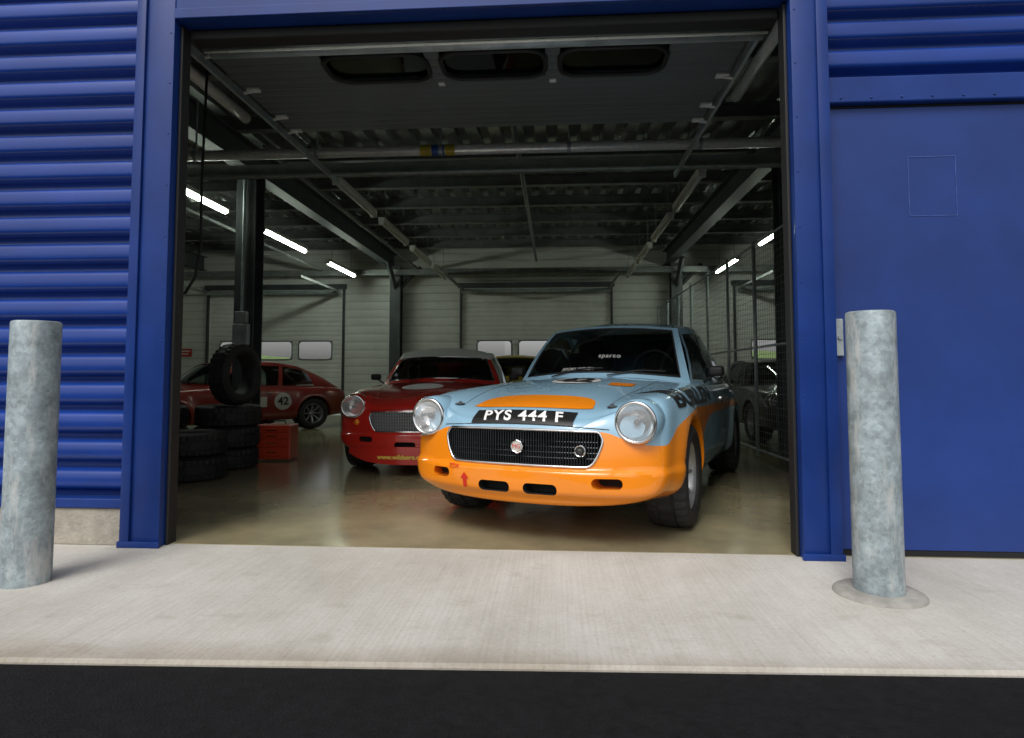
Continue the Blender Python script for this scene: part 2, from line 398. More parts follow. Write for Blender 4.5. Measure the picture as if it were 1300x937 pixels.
def lerp(a,b,t): return a+(b-a)*t
def poly_at(P,t):
    i=min(int(t),len(P)-2); return Vector(P[i]).lerp(Vector(P[i+1]),t-i)
GT_R=[(.545,2.07,1.345),(.575,2.4,1.38),(.575,2.9,1.375),(.55,3.3,1.315),(.57,3.8,1.10),(.60,4.12,.90)]
GT_B=[(.705,1.69,.895),(.765,2.1,.885),(.775,2.75,.885),(.765,3.4,.885),(.73,3.85,.875),(.66,4.14,.85)]
HT_R=[(.545,2.07,1.265),(.58,2.3,1.31),(.58,2.55,1.31),(.56,2.85,1.26),(.57,3.05,1.08),(.60,3.2,.90)]
HT_B=[(.705,1.69,.895),(.765,2.1,.885),(.775,2.45,.885),(.765,2.8,.885),(.73,3.05,.88),(.68,3.25,.87)]
def wscreen(R,u,v,off=0):
    s=2*u-1
    xb=.705*s; base=Vector((xb,1.45+.24*s*s,.945-.05*s*s))
    top=Vector((R[0][0]*s,R[0][1]-.10+.10*s*s,R[0][2]+.030*(1-s*s)))
    p=base.lerp(top,v); p+=Vector((0,-.45,.4)).normalized()*(.035*math.sin(math.pi*v)+off); return p
def build_cabin(car,R,B,paint,pillar,gt=True):
    g=G(); vt=.92 if gt else .84
    us=[0,.045]+[.045+.91*i/12 for i in range(1,12)]+[.955,1]; vs=[0,.07,.3,.5,.7,vt,1]
    def patch(fn,us,vs,isg,name,mif):
        gg=G(); idx=lambda i,j:j*len(us)+i
        V=[fn(u,v) for v in vs for u in us]
        F1=[];F2=[];FT=[]
        for j in range(len(vs)-1):
            for i in range(len(us)-1):
                f=(idx(i,j),idx(i+1,j),idx(i+1,j+1),idx(i,j+1)); um,vm=(us[i]+us[i+1])/2,(vs[j]+vs[j+1])/2
                if isg(um,vm): F2.append(f)
                elif mif(um,vm): FT.append(f)
                else: F1.append(f)
        if F1: g.add(V,F1,0)
        if FT: g.add(V,FT,1)
        if F2:
            gg.add(V,F2); o=gg.obj(name,[m_glass],car,True); bm=bmesh.new(); bm.from_mesh(o.data)
            bmesh.ops.delete(bm,geom=[v for v in bm.verts if not v.link_faces],context='VERTS'); bm.to_mesh(o.data); bm.free()
    no=lambda u,v:False
    patch(lambda u,v:wscreen(R,u,v),us,vs,lambda u,v:.045<u<.955 and .07<v<vt,'windscreen',lambda u,v:v<vt)
    cr=.055 if gt else .080
    def roof(u,v):
        s=2*u-1; e=poly_at(R,v*3)
        y=e.y-(.10*(1-s*s))*(1-v); return Vector((e.x*s,y,e.z+lerp(.030,cr,min(1,v*2))*(1-s*s) ))
    patch(roof,[i/12 for i in range(13)],[i/9 for i in range(10)],no,'x',no)
    def rear(u,v):
        s=2*u-1; e=poly_at(R,3+v*2); return Vector((e.x*s,e.y+.05*(1-s*s)*v,e.z+cr*(1-s*s)*(1-v*.6)))
    patch(rear,[0,.1]+[.1+.8*i/8 for i in range(1,8)]+[.9,1],[0,.12,.4,.65,.85,1],lambda u,v:.1<u<.9 and .12<v<.85,'rear_window',no)
    for sd in (-1,1):
        def side(u,v):
            b=poly_at(B,u*5);r=poly_at(R,u*5); p=b.lerp(r,v); p.x+=.022*math.sin(math.pi*v); p.x*=sd; return p
        if gt: isg=lambda u,v:.06<v<.88 and (.03<u<.40 or .43<u<.66)
        else: isg=lambda u,v:.06<v<.88 and (.03<u<.50)
        us2=[0,.03,.1,.2,.3,.40,.43,.5,.6,.66,.8,1]
        patch(side,us2,[0,.06,.3,.6,.88,1],isg,'side_window',no)
    o=g.obj('roof',[paint,pillar],car,True); autosmooth(o,50)
    t=G()
    t.tube([wscreen(R,u,v,.004) for u,v in [(.045,.07)]+[(.045,.07+(vt-.07)*k/6) for k in range(1,6)]+[(.045+.91*k/14,vt) for k in range(15)]+[(.955,vt-(vt-.07)*k/6) for k in range(1,6)]+[(.955-.91*k/14,.07) for k in range(14)]],.007,6,0,True)
    t.obj('windscreen_trim',[m_black if gt else m_chrome],car,True)
    for sx_ in (-.36,.36):
        s=G(); s.bbox(sx_-.2,sx_+.2,2.45,2.60,.80,1.17,.05,0,3); s.bbox(sx_-.11,sx_+.11,2.49,2.58,1.14,1.28 if gt else 1.22,.03,0,3); s.obj('seat',[m_seat],car,True)
    s=G(); s.bbox(-.66,.66,1.72,1.86,.86,.965,.03,0,3); s.obj('dashboard',[m_seat],car,True)
    s=G(); s.tube([(.36+.17*math.cos(a*math.pi/10),2.02-.03*math.sin(a*math.pi/10),1.0+.16*math.sin(a*math.pi/10)) for a in range(20)],.012,8,0,True); s.tube([(.36,2.02,1.0),(.36,1.8,.93)],.02); s.tube([(.2,2.02,1.0),(.52,2.02,1.0)],.01); s.obj('steering_wheel',[m_black],car,True)
    s=G(); s.tube([(-.56,2.7,.85),(-.53,2.7,1.15),(-.40,2.68,R[2][2]-.05),(.40,2.68,R[2][2]-.05),(.53,2.7,1.15),(.56,2.7,.85)],.02); s.obj('roll_bar',[m_dsteel],car,True)

def build_car(loc,theta,paint,roofpaint,R,B,gt,zs=1.0):
    car=empty('racing_car',(loc[0],loc[1],.004),rz=-math.radians(theta)); car.scale=(1,1,zs)
    me=body_cut.copy(); me.materials.clear(); me.materials.append(paint); me.materials.append(m_interior)
    ymax=3.9 if gt else 3.0
    for p in me.polygons:
        c=p.center
        if p.material_index>1 or p.index in INNER: p.material_index=1
        if p.normal.z>.6 and 1.8<c.y<ymax and abs(c.x)<.66 and c.z>.8: p.material_index=1
    obj('body',me,car)
    build_cabin(car,R,B,roofpaint,paint if not gt else roofpaint,gt)
    for yc in WY:
        for s in (-1,1):
            w=empty('wheel',(s*.725,yc,WR),car,0 if s>0 else math.pi)
            obj('tyre',TYREW,w); obj('rim',RIM,w)
    for s in (-1,1):
        hx,hz,q=.662*s,.695,-.06
        h=empty('headlight',(0,0,0),car)
        g=G(); g.lathe([(.50,.10),(.36,.128),(.26,.130),(.222+q,.123),(.212+q,.116)],48,'y',(hx,0,hz)); g.obj('headlight_shell',[paint],h,True)
        g=G(); g.lathe([(.226+q,.115),(.203+q,.118),(.192+q,.111),(.196+q,.100),(.212+q,.095)],48,'y',(hx,0,hz)); g.obj('bezel',[m_chrome],h,True)
        g=G(); g.lathe([(.275+q,.001),(.28+q,.04),(.255+q,.075),(.209+q,.097)],32,'y',(hx,0,hz)); g.obj('reflector',[m_chrome],h,True)
        g=G(); g.lathe([(.188+q,.0005),(.190+q,.035),(.194+q,.07),(.203+q,.0965)],40,'y',(hx,0,hz)); g.obj('lens',[m_lens],h,True)
        g=G(); g.lathe([(.225+q,.0005),(.227+q,.016),(.25+q,.018),(.27+q,.016)],16,'y',(hx,0,hz)); g.obj('bulb',[m_gbar],h,True)
    gr=empty('grille',(0,0,0),car)
    def sf(x,z,off): 
        p=hit(BV0,(x,-1,z),(0,1,0),0); p.y+=off; return p
    g=G(); out=[sf(x,ftop(x)+.004,-.004) for x in gx]+[sf(x,fbot(x)-.004,-.004) for x in gx[::-1][1:-1]]
    g.tube(out,.007,8,0,True); g.obj('grille_surround',[m_chrome],gr,True)
    g=G(); x=-.478
    while x<.48:
        t,b=ftop(x),fbot(x); y=sf(x,.545,.018).y
        g.box(x-.0022,x+.0022,y,y+.025,b,t)
        x+=.0159
    for z in (.49,.52,.55,.58,.61):
        e=.455
        g.tube([sf(xx*e/10,z,.034) for xx in range(-10,11)],.0028,6)
    g.obj('grille_bars',[m_alloy if not gt else m_gbar],gr)
    g=G(); y=sf(0,.545,0).y-.004
    g.lathe([(y+.03,.001),(y+.03,.040),(y-.005,.040),(y-.01,.034),(y-.008,.031)],8,'y',(0,0,.548),0)
    g.lathe([(y-.006,.032),(y-.006,.0005)],8,'y',(0,0,.548),1)
    g.obj('badge',[m_chrome,m_badge],gr)
    place_text('badge_lettering','MG',.034,m_redtxt,gr,lambda a,b:Vector((a,y-.0115,.548+b)),.0)
    if gt:
        p=sf(.37,.535,.0); g=G(); g.lathe([(.02,.001),(.02,.034),(-.003,.034),(-.007,.030),(-.004,.026)],28,'y',p); g.lathe([(-.003,.027),(-.003,.0005)],28,'y',p,1); g.lathe([(-.005,.014),(-.0055,.0005)],20,'y',p,0); g.obj('club_badge',[m_chrome,m_txtb],gr)
    else:
        # front spoiler blending up into the valance
        V,F=grid(32,6,lambda u,v:SPO((2*u-1)*.70,v)); V2_=[Vector((p.x,p.y+.02,p.z)) for p in V]
        g=G(); g.add(V,F); g.add(V2_,F)
        g.add([V[i] for i in range(33)]+[V2_[i] for i in range(33)],[(i,i+1,33+i+1,33+i) for i in range(32)])
        g.obj('front_spoiler',[paint],car,True)
    g=G(); g.tube([sf(.52*xx/12,.672-.02*(xx/12)**2,-.0003) for xx in range(-12,13)],.0028,5); g.obj('bonnet_seam',[m_black],car)
    for s in (-1,1):
        if not gt:
            p=hit(BV0,(.62*s,-1,.535),(0,1,0),0); g=G(); g.lathe([(-.018,.001),(-.012,.022),(0,.03)],16,'y',p); g.obj('indicator',[m_or],car,True)
        g=G(); pts=[(s*(.47+.06*min(1,k/6)),.30+k*.09,1.2) for k in range(13)]
        g.tube([hit(BV0,p_,(0,0,-1),-.0005) for p_ in pts],.0028,5); g.obj('bonnet_seam',[m_black],car)
    for x0 in (-.35,.12):
        g=G(); g.tube([wscreen(R,.5+x0/1.4+.0,.0,.02),wscreen(R,.5+x0/1.4+.17,.10,.016),wscreen(R,.5+x0/1.4+.30,.12,.012)],.006,6); g.obj('wiper',[m_black],car)
    for s in (-1,1):
        g=G()
        def sd(y,z): return hit(BV0,(s*.5,y,z),(-s,0,0),.0005)
        g.tube([sd(y,z) for y,z in [(1.66,.88),(1.60,.7),(1.60,.5),(1.62,.30),(1.70,.27),(2.3,.27),(2.62,.27),(2.66,.32),(2.68,.5),(2.70,.7),(2.72,.87)]],.003,5); g.obj('door_seam',[m_black],car)
        g=G(); p=sd(2.56,.76); g.bbox(p.x-.012,p.x+.014,2.49,2.62,.75,.772,.006,0,2); g.obj('door_handle',[m_chrome],car)
        g=G(); g.bbox(s*.86-.06,s*.86+.06,1.93,2.02,.95,1.03,.025,0,3); g.tube([(s*.76,1.99,.90),(s*.84,1.98,.96)],.01); g.obj('wing_mirror',[m_black],car,True)
        g=G(); g.bbox(s*.54-.06,s*.54+.06,4.30,4.375,.55,.72,.02); g.obj('tail_lamp',[m_redtxt],car)
    return car
def SPO(x,v):
    lift=.10*(abs(x)/.70)**4
    z0=.125+lift; z=z0+(.30-z0)*v
    return Vector((x,vprof(.3)+bow(x)-.012+.012*(1-v)**2,z))
m_badge=M('badge_enamel',(.55,.53,.48),.3,0,.05)
m_gbar=M('dark_grille_bar',(.05,.055,.06),.3,.7,.2,10)
def lensmat():
    m=M('headlamp_glass',(.8,.83,.85),.05,0,.05,20,coat=.8); n,l=nodes_of(m); b=n['Principled BSDF']; b.inputs['Alpha'].default_value=.28
    tc=n.new('ShaderNodeTexCoord'); wv=n.new('ShaderNodeTexWave'); wv.bands_direction='X'; wv.inputs['Scale'].default_value=22; l.new(tc.outputs['Object'],wv.inputs[0])
    bp=n.new('ShaderNodeBump'); bp.inputs['Strength'].default_value=.6; bp.inputs['Distance'].default_value=.004; l.new(wv.outputs['Fac'],bp.inputs['Height']); l.new(bp.outputs[0],b.inputs['Normal']); l.new(bp.outputs[0],b.inputs['Coat Normal'])
    return m
m_lens=lensmat()
D=3.5
c1=build_car((-.236,3.633-D),21,m_liv,m_lblue,GT_R,GT_B,True)
meta(c1,'light blue and orange racing coupe parked inside the open garage','car')
c2=build_car((-1.27,5.92-D),-3,m_red,m_white,HT_R,HT_B,False,.95)
meta(c2,'red racing roadster with white hardtop parked beside the blue coupe','car')
c3=build_car((-6.93,8.88-D),32,m_red_shaded,m_red_shaded,GT_R,GT_B,True,.86)
meta(c3,'red coupe with white number roundel parked behind tyre stacks','car')
c4=build_car((-.85,10.95-D),0,m_yel,m_yel,GT_R,GT_B,True,.98)
meta(c4,'yellow racing coupe parked behind the red roadster','car')
c5=build_car((3.65,8.7-D),2,m_dred,m_dred,GT_R,GT_B,True,.88)
meta(c5,'dark grey car parked behind the wire mesh partition','car')

def decal_grid(name,nu,nv,f2,mapd,d,mat,parent,off):
    V,F=grid(nu,nv,lambda u,v:hit(BV0,mapd(*f2(u,v)),d,off)); o=mesh(name,V,F,mat,parent,True); return o
dplate=Vector((0,.85,-.5))
pm=lambda a,b:Vector((a,.115+b*.55,.715+b*.84))
pl=decal_grid('number_plate',24,6,lambda u,v:((u-.5)*.64,(v-.5)*.108),pm,dplate,m_txtb,c1,.006)
place_text('number_plate_lettering','PYS 444 F',.115,m_txtw,pl,lambda a,b:hit(BV0,pm(a*.93-.30*b,b-.002),dplate,.0095),.003,1.15)
down=Vector((0,0,-1))
hm=lambda a,b:Vector((a,b,1))
def arcband(u,v):
    s=2*u-1; y0=.205+.05*s*s; hgt=.25*(1-abs(s)**5)**.5+.01
    return (s*.385,y0+v*hgt)
decal_grid('bonnet_stripe',40,12,arcband,hm,down,m_or,c1,.004)
V2,F=discgrid(.18,.15); mesh('number_roundel',[hit(BV0,(a,1.08+b,1.2),down,.005) for a,b in V2],F,m_sticker,c1,True)
place_text('bonnet_number','42',.27,m_txtb,c1,lambda a,b:hit(BV0,(a,1.08+b,1.2),down,.008),.014)
decal_grid('bonnet_patch',12,6,lambda u,v:(.27+.17*u,.95+.13*v),hm,down,m_or,c1,.004)
for s in (-1,1):
    p=hit(BV0,(.50*s,.27,1),down,.0); g=G(); g.lathe([(0,.034),(.006,.03),(.008,.012),(.016,.010),(.018,.0005)],16,'z',p); g.obj('bonnet_pin',[m_dsteel],c1,True)
place_text('flank_lettering','BURLEN',.16,m_txtb,c1,lambda a,b:hit(BV0,(.80,1.22+a*2.2,.808+b),(-1,0,-.15),.006),.005,1.05,.012)
place_text('tow_lettering','TOW',.032,m_redtxt,c1,lambda a,b:hit(BV0,(-.41+a,-1,.412+b),(0,1,0),.005),.0005)
V,F=[(-.012,.0),(.012,0),(.012,.05),(.03,.05),(0,.085),(-.03,.05),(-.012,.05)],[(0,1,2,6),(6,2,3,4,5)]
mesh('tow_arrow',[hit(BV0,(-.33+a,-1,.30+b),(0,1,0),.005) for a,b in V],F,m_redtxt,c1)
place_text('windscreen_lettering','sparco',.055,m_sticker,c1,lambda a,b:wscreen(GT_R,.575+a/1.25,.33+b/.45*.8,.008),.001,1.15)
place_text('windscreen_banner_lettering','JEREMY WELCH',.034,m_sticker,c1,lambda a,b:wscreen(GT_R,.40+a/1.3,.115+b/.45*.8,.008),.0005,1.1)
m_ytxt=M('yellow_lettering',(.8,.65,.10),.5,0,.05)
def spt(a,b):
    x=-.16+a; p=SPO(x,0); z=.20+b; v=(z-p.z)/(.30-p.z); q=SPO(x,v); return q+Vector((0,-.005,0))
place_text('valance_lettering','www.wildsere.com',.062,m_ytxt,c2,spt,.0015)
V2,F=discgrid(.22,.22); mesh('number_roundel',[hit(BV0,(a-.1,.85+b,1.2),down,.005) for a,b in V2],F,m_txtw,c2,True)
V2,F=discgrid(.17,.17); mesh('door_roundel',[hit(BV0,(.5,2.83+a,.60+b),(-1,0,0),.004) for a,b in V2],F,m_sticker,c3,True)
place_text('door_number','42',.22,m_txtb,c3,lambda a,b:hit(BV0,(.5,2.83+a,.60+b),(-1,0,0),.008),.006)
decal_grid('door_panel_sticker',6,4,lambda u,v:(2.2+.32*u,.50+.2*v),lambda a,b:Vector((.5,a,b)),Vector((-1,0,0)),m_sticker,c3,.004)

# ------------------------------------------------------------ BUILDING
bld=empty('garage_building',(0,0,0)); meta(bld,'blue ribbed metal pit garage with open overhead door','building')
def cladding(x0,x1,z0,z1):
    P=.165; prof=[(0,.070),(.024,.070),(.034,.062),(.048,.018),(.058,.009),(.072,.005),(.126,.005),(.140,.011),(.152,.024)]
    pts=[]; z=z0
    while z<z1:
        for dz,y in prof:
            if z+dz<=z1: pts.append((y,z+dz))
        z+=P
    V=[];F=[]
    for y,z in pts: V+=[(x0,y+.0,z),(x1,y+.0,z)]
    for i in range(len(pts)-1): F.append((2*i,2*i+1,2*i+3,2*i+2))
    return V,F
YC=.03
for x0,x1,z0,z1 in [(-9.8,-2.425,.26,4.7),(1.475,8.6,2.60,4.7),(3.31,8.6,.26,2.59),(-2.425,1.475,3.36,4.7)]:
    V,F=cladding(x0,x1,z0,z1); V=[(x,y+YC,z) for x,y,z in V]
    o=mesh('wall_cladding',V,F,m_clad,bld); autosmooth(o,60)
g=G()
g.box(-9.8,-2.30,.11,.19,.0,4.7); g.obj('inner_wall',[m_dsteel],bld)
g=G(); g.box(1.38,8.6,.11,.19,0,4.7); g.obj('inner_wall',[m_dsteel],bld)
g=G(); g.box(-2.30,1.38,.112,.188,3.06,4.7); g.obj('inner_wall',[m_dsteel],bld)
g=G()
x=-2.427
while x>-9.8:
    g.bbox(max(-9.8,x-.44),x-.008,-.005,.109,0,.205,.006); x-=.448
g.obj('plinth',[m_block],bld)
g=G(); g.bbox(-9.8,-2.427,-.02,.10,.208,.262,.006); g.obj('drip_flashing',[m_frame],bld)
def frame(x0,x1,side):
    g=G()
    g.bbox(x0,x1,-.035,.108,0.0,4.7,.006)
    if side<0: g.bbox(x0-.0,x0+.055,-.052,-.036,.0,4.7,.004); 
    else: g.bbox(x1-.06,x1,-.052,-.036,.0,4.7,.004)
    g.bbox(x0-.012,x1+.012,-.056,-.037,.0,.035,.004)
    z=.25
    while z<3.2:
        xr=x1-.02 if side<0 else x0+.02
        g.lathe([(-.039,.0003),(-.038,.004),(-.0345,.006)],8,'y',(xr,0,z)); z+=.30
    o=g.obj('door_frame',[m_frame],bld); autosmooth(o,40)
frame(-2.425,-2.205,-1); frame(1.285,1.475,1)
g=G(); g.bbox(-2.204,1.284,-.033,.10,3.03,3.36,.006); g.bbox(-2.204,1.284,-.045,-.034,3.03,3.09,.004); o=g.obj('header_flashing',[m_frame],bld)
for s_ in ((-2.204,-2.186),(1.266,1.284)):
    g=G(); g.bbox(s_[0],s_[1],.02,.105,0,3.02,.005); g.obj('door_seal',[m_black],bld)
g=G(); g.bbox(-2.185,1.265,.08,.20,2.97,3.028,.01); g.obj('door_seal',[m_black],bld)
g=G(); g.tube([(-2.17,.30,3.02),(1.25,.30,3.02)],.055,16); g.obj('torsion_shaft',[m_galv],bld,True)
g=G(); g.tube([(-2.17,.22,2.965),(1.25,.22,2.965)],.010,6); g.obj('torsion_shaft',[m_insul],bld,True)
for sx in (-2.50,1.38):
    g=G(); g.bbox(sx-.02,sx+.02,.33,.36,0,3.0,.004); g.obj('door_track',[m_steel],bld)
for sx in (-2.42,1.30):
    g=G(); g.box(sx-.012,sx+.012,.30,3.4,3.10,3.16); g.obj('door_track',[m_galv],bld)
g=G()
g.bbox(1.476,3.3,.055,.10,.035,2.425,.004)
g.obj('side_door',[m_door],bld)
g=G(); g.bbox(1.476,3.3,.012,.10,2.44,2.585,.008); 
x=1.56
while x<3.3: g.lathe([(.005,.0004),(.007,.005),(.012,.007)],8,'y',(x,0,2.465)); x+=.16
g.obj('door_head_flashing',[m_frame],bld)
for a,b in ((1.476,1.50),(3.28,3.31)):
    g=G(); g.bbox(a,b,.03,.10,.035,2.44,.004); g.obj('door_side_flashing',[m_frame],bld)
m_gap=M('shadow_gap',(.006,.006,.008),.8)
g=G(); g.box(1.476,3.3,.056,.10,2.426,2.439); g.obj('door_gap',[m_gap],bld)
g=G(); g.box(1.50,3.28,.06,.1,.0,.034); g.obj('door_gap',[m_gap],bld)
g=G(); m_patch=M('patch_outline',(.05,.09,.32),.4,0,.5,20)
def line(x0,x1,z0,z1): g.box(x0,x1,.0525,.0555,z0,z1)
line(1.92,2.17,2.1435,2.147); line(1.92,2.17,1.818,1.8215); line(1.92,1.923,1.8215,2.1435); line(2.167,2.17,1.8215,2.1435); g.obj('patch_outline',[m_patch],bld)
g=G(); g.bbox(1.505,1.545,.03,.054,1.06,1.26,.004); g.lathe([(.02,.0003),(.02,.012),(.03,.012)],10,'y',(1.525,0,1.16)); g.obj('keeper_plate',[m_galv],bld)
YB=15.5-D
g=G(); g.box(-9.9,-9.8,.1,YB+.15,0,4.7); g.obj('end_wall',[m_liner],bld)
g=G(); g.box(8.6,8.7,.1,YB+.15,0,4.7); g.obj('end_wall',[m_liner],bld)
g=G(); g.box(-9.9,8.7,-.06,YB+.2,4.72,4.85); g.obj('roof',[m_dsteel],bld)
V=[];F=[];pts=[]
x=-9.8
while x<8.6:
    for dx,z in [(0,4.16),(.09,4.16),(.12,4.22),(.21,4.22),(.24,4.16)]: pts.append((x+dx,z))
    x+=.30
for x,z in pts: V+=[(x,.19,z),(x,YB,z)]
for i in range(len(pts)-1): F.append((2*i,2*i+1,2*i+3,2*i+2))
mesh('roof_deck',V,F,m_deck,bld)
DO=[(-8.7,-5.27),(-2.27,1.33),(4.3,7.9)]
xs=[-9.8]+[v for d in DO for v in d]+[8.6]
for i in range(0,len(xs),2):
    g=G(); g.box(xs[i],xs[i+1],YB,YB+.1,0,4.2); g.obj('back_wall',[m_liner],bld)
for a,b in DO:
    g=G(); g.box(a,b,YB,YB+.1,2.92,4.2); g.obj('back_wall',[m_liner],bld)
def rrect(x0,x1,z0,z1,r,n=5):
    P=[]
    for cx,cz,a0 in [(x1-r,z1-r,0),(x0+r,z1-r,90),(x0+r,z0+r,180),(x1-r,z0+r,270)]:
        for k in range(n+1):
            a=math.radians(a0+90*k/n); P.append((cx+r*math.cos(a),cz+r*math.sin(a)))
    return P
for a,b in DO:
    dr=empty('sectional_door',(0,0,0),bld)
    g=G(); c=(a+b)/2; W=[(c-1.45,c-.58),(c-.435,c+.435),(c+.58,c+1.45)]
    y0,y1=YB+.03,YB+.08
    g.box(a,b,y0,y1,.02,1.36); g.box(a,b,y0,y1,1.84,2.92)
    e=[a]+[v for w in W for v in w]+[b]
    for i in range(0,len(e),2): g.box(e[i],e[i+1],y0,y1,1.36,1.84)
    g.obj('door_panel',[m_bdoor],dr)
    for w in W:
        g=G(); P=rrect(w[0]+.01,w[1]-.01,1.37,1.83,.10)
        g.tube([(x,y0-.005,z) for x,z in P],.018,6,0,True)
        n_=6
        for ci,(cx,cz) in enumerate([(w[1],1.84),(w[0],1.84),(w[0],1.36),(w[1],1.36)]):
            arc=P[ci*n_:(ci+1)*n_]; V=[(cx,y0+.01,cz)]+[(x,y0+.01,z) for x,z in arc]
            g.add(V,[(0,k,k+1) for k in range(1,n_)])
        g.obj('window_frame',[m_steel],dr)
        g=G(); g.box(w[0],w[1],y0+.02,y0+.026,1.36,1.84); g.obj('window_pane',[m_gclear],dr)
    for q in (a-.06,b+.005):
        g=G(); g.box(q,q+.055,YB-.06,YB-.003,0,3.2); g.obj('door_track',[m_dsteel],dr)
    for q in (a+.02,b-.06):
        g=G(); g.box(q,q+.04,YB-2.6,YB-.1,3.02,3.07); g.obj('door_track',[m_steel],dr)
    g=G(); g.box(a-.1,b+.1,YB-.10,YB-.02,3.12,3.24); g.obj('door_lintel',[m_dsteel],dr)
    g=G(); g.tube([(a,YB-.2,3.02),(b,YB-.2,3.02)],.05,12); g.obj('door_shaft',[m_galv],dr)
od=empty('overhead_door',(0,0,0),bld)
g=G(); ZD=3.12
xa,xb=-2.34,1.24
WIN=[(-1.60,-.88),(-.78,-.06),(.04,.76)]
def panel(y0,y1,wins=None):
    if not wins: g.bbox(xa,xb,y0+.003,y1-.003,ZD,ZD+.04,.004)
    else:
        wy0,wy1=y0+.09,y1-.07
        g.box(xa,xb,y0+.003,wy0,ZD,ZD+.04); g.box(xa,xb,wy1,y1-.003,ZD,ZD+.04)
        e=[xa]+[v for w in wins for v in w]+[xb]
        for i in range(0,len(e),2): g.box(e[i],e[i+1],wy0,wy1,ZD,ZD+.04)
panel(.18,.52); panel(.52,1.06,WIN); panel(1.06,1.56); panel(1.56,1.92)
g.obj('door_panel',[m_odoor],od)
for w in WIN:
    g=G(); P=rrect(w[0],w[1],.61,.99,.13,6); g.tube([(x,y,ZD-.008) for x,y in P],.018,8,0,True); g.obj('window_frame',[m_black],od,True)
    g=G(); g.box(w[0],w[1],.605,.995,ZD+.015,ZD+.02); g.obj('window_pane',[m_glass],od)
for x in (xa+.03,xb-.08):
    for y in (.52,1.06,1.56,1.86): g=G(); g.bbox(x,x+.09,y-.03,y+.03,ZD-.02,ZD-.001,.004); g.tube([(x+.045,y,ZD-.019),(x-.03 if x<0 else x+.12,y,ZD-.03)],.012); g.obj('hinge',[m_insul],od)
for x in (-.83,-.01):
    for y in (.52,1.06): g=G(); g.bbox(x-.025,x+.025,y-.025,y+.025,ZD-.015,ZD-.001,.004); g.obj('hinge',[m_insul],od)
def ibeam(g,p0,p1,w,h,t=.015):
    (x0,y0,z),(x1,y1,_)=p0,p1
    if abs(x1-x0)>abs(y1-y0):
        g.box(x0,x1,y0-w/2,y0+w/2,z,z+t); g.box(x0,x1,y0-w/2,y0+w/2,z+h-t,z+h); g.box(x0,x1,y0-t/2,y0+t/2,z+t,z+h-t)
    else:
        g.box(x0-w/2,x0+w/2,y0,y1,z,z+t); g.box(x0-w/2,x0+w/2,y0,y1,z+h-t,z+h); g.box(x0-t/2,x0+t/2,y0,y1,z+t,z+h-t)
for yy in (1.2,2.6,4.0,5.2,6.5,7.7,8.9,10.1,11.3):
    g=G(); ibeam(g,(-9.8,yy,3.98),(8.6,yy,3.98),.12,.175); g.obj('purlin',[m_steel],bld)
for xx in (-8.9,-4.0,2.7,7.9):
    g=G(); ibeam(g,(xx,.2,3.62),(xx,YB,3.62),.2,.355,.02); g.obj('rafter',[m_dsteel],bld)
g=G(); g.bbox(-9.8,8.6,11.34,11.46,3.36,3.50,.01); g.obj('cross_beam',[m_steel],bld)
g=G(); g.bbox(-9.8,8.6,3.17,3.31,3.15,3.27,.01); g.obj('cross_beam',[m_steel],bld)
for xx,yy in ((-4.0,4.55),(-3.85,YB-.3),(2.85,YB-.3),(-4.0,.5),(2.7,.5),(2.9,4.6)):
    g=G(); t=.018
    g.box(xx-.13,xx+.13,yy-.13,yy-.13+t,0,3.62); g.box(xx-.13,xx+.13,yy+.13-t,yy+.13,0,3.62); g.box(xx-.01,xx+.01,yy-.13+t,yy+.13-t,0,3.62)
    g.bbox(xx-.2,xx+.2,yy-.2,yy+.2,0.004,.03,.004)
    g.obj('column',[m_dsteel],bld)
for xx in (-3.85,2.85):
    g=G(); g.tube([(xx,YB-.3,3.0),(xx,YB-1.1,3.62)],.06,4); g.obj('brace',[m_dsteel],bld)
    g=G(); g.tube([(xx,YB-.3,3.0),(xx+.6,YB-.3,3.6)],.05,4); g.obj('brace',[m_dsteel],bld)
g=G(); g.tube([(-9.6,3.08,3.35),(8.4,3.08,3.35)],.055,16); g.obj('service_pipe',[m_insul],bld,True)
m_bband=M('blue_pipe_band',(.03,.10,.40),.4,0,.1); m_yband=M('yellow_pipe_band',(.55,.42,.05),.4,0,.1)
for xb0,xb1,mt in ((-1.42,-1.30,m_yband),(-1.298,-1.16,m_bband),(-1.158,-1.05,m_yband)):
    g=G(); g.lathe([(xb0,.0555),(xb0,.0575),(xb1,.0575),(xb1,.0555)],16,'x',(0,3.08,3.35)); g.obj('pipe_band',[mt],bld)
x=-9.3
while x<8.4:
    g=G(); g.lathe([(-.02,.061),(.02,.061)],14,'x',(x,3.08,3.35)); g.box(x-.006,x+.006,3.07,3.09,3.40,3.98); g.obj('pipe_bracket',[m_galv],bld); x+=1.35
g=G(); g.tube([(-9.6,3.1,3.12),(8.4,3.1,3.12)],.018,8); g.obj('service_pipe',[m_galv],bld)
for xx,z,r,ya,yb in ((-2.95,3.42,.05,.3,2.3),(1.62,3.45,.05,.3,2.2),(-2.62,3.45,.03,.3,3.0),(1.40,3.40,.025,.3,2.6),(-.45,3.75,.03,2.6,YB-.2),(-3.3,3.55,.025,3.4,YB-.2),(-5.6,3.5,.03,2,YB-.2)):
    g=G(); g.tube([(xx,ya,z),(xx,yb,z)],r,12); g.obj('conduit',[m_insul if r>.04 else m_steel],bld,True)
g=G(); g.tube([(-2.83,1.4,3.5),(-2.84,1.4,3.0),(-2.85,1.4,2.4),(-2.84,1.4,2.0),(-2.88,1.4,1.75),(-2.96,1.4,1.62),(-3.05,1.4,1.60),(-3.15,1.4,1.68)],.012,6); g.obj('hanging_cable',[m_black],bld,True)
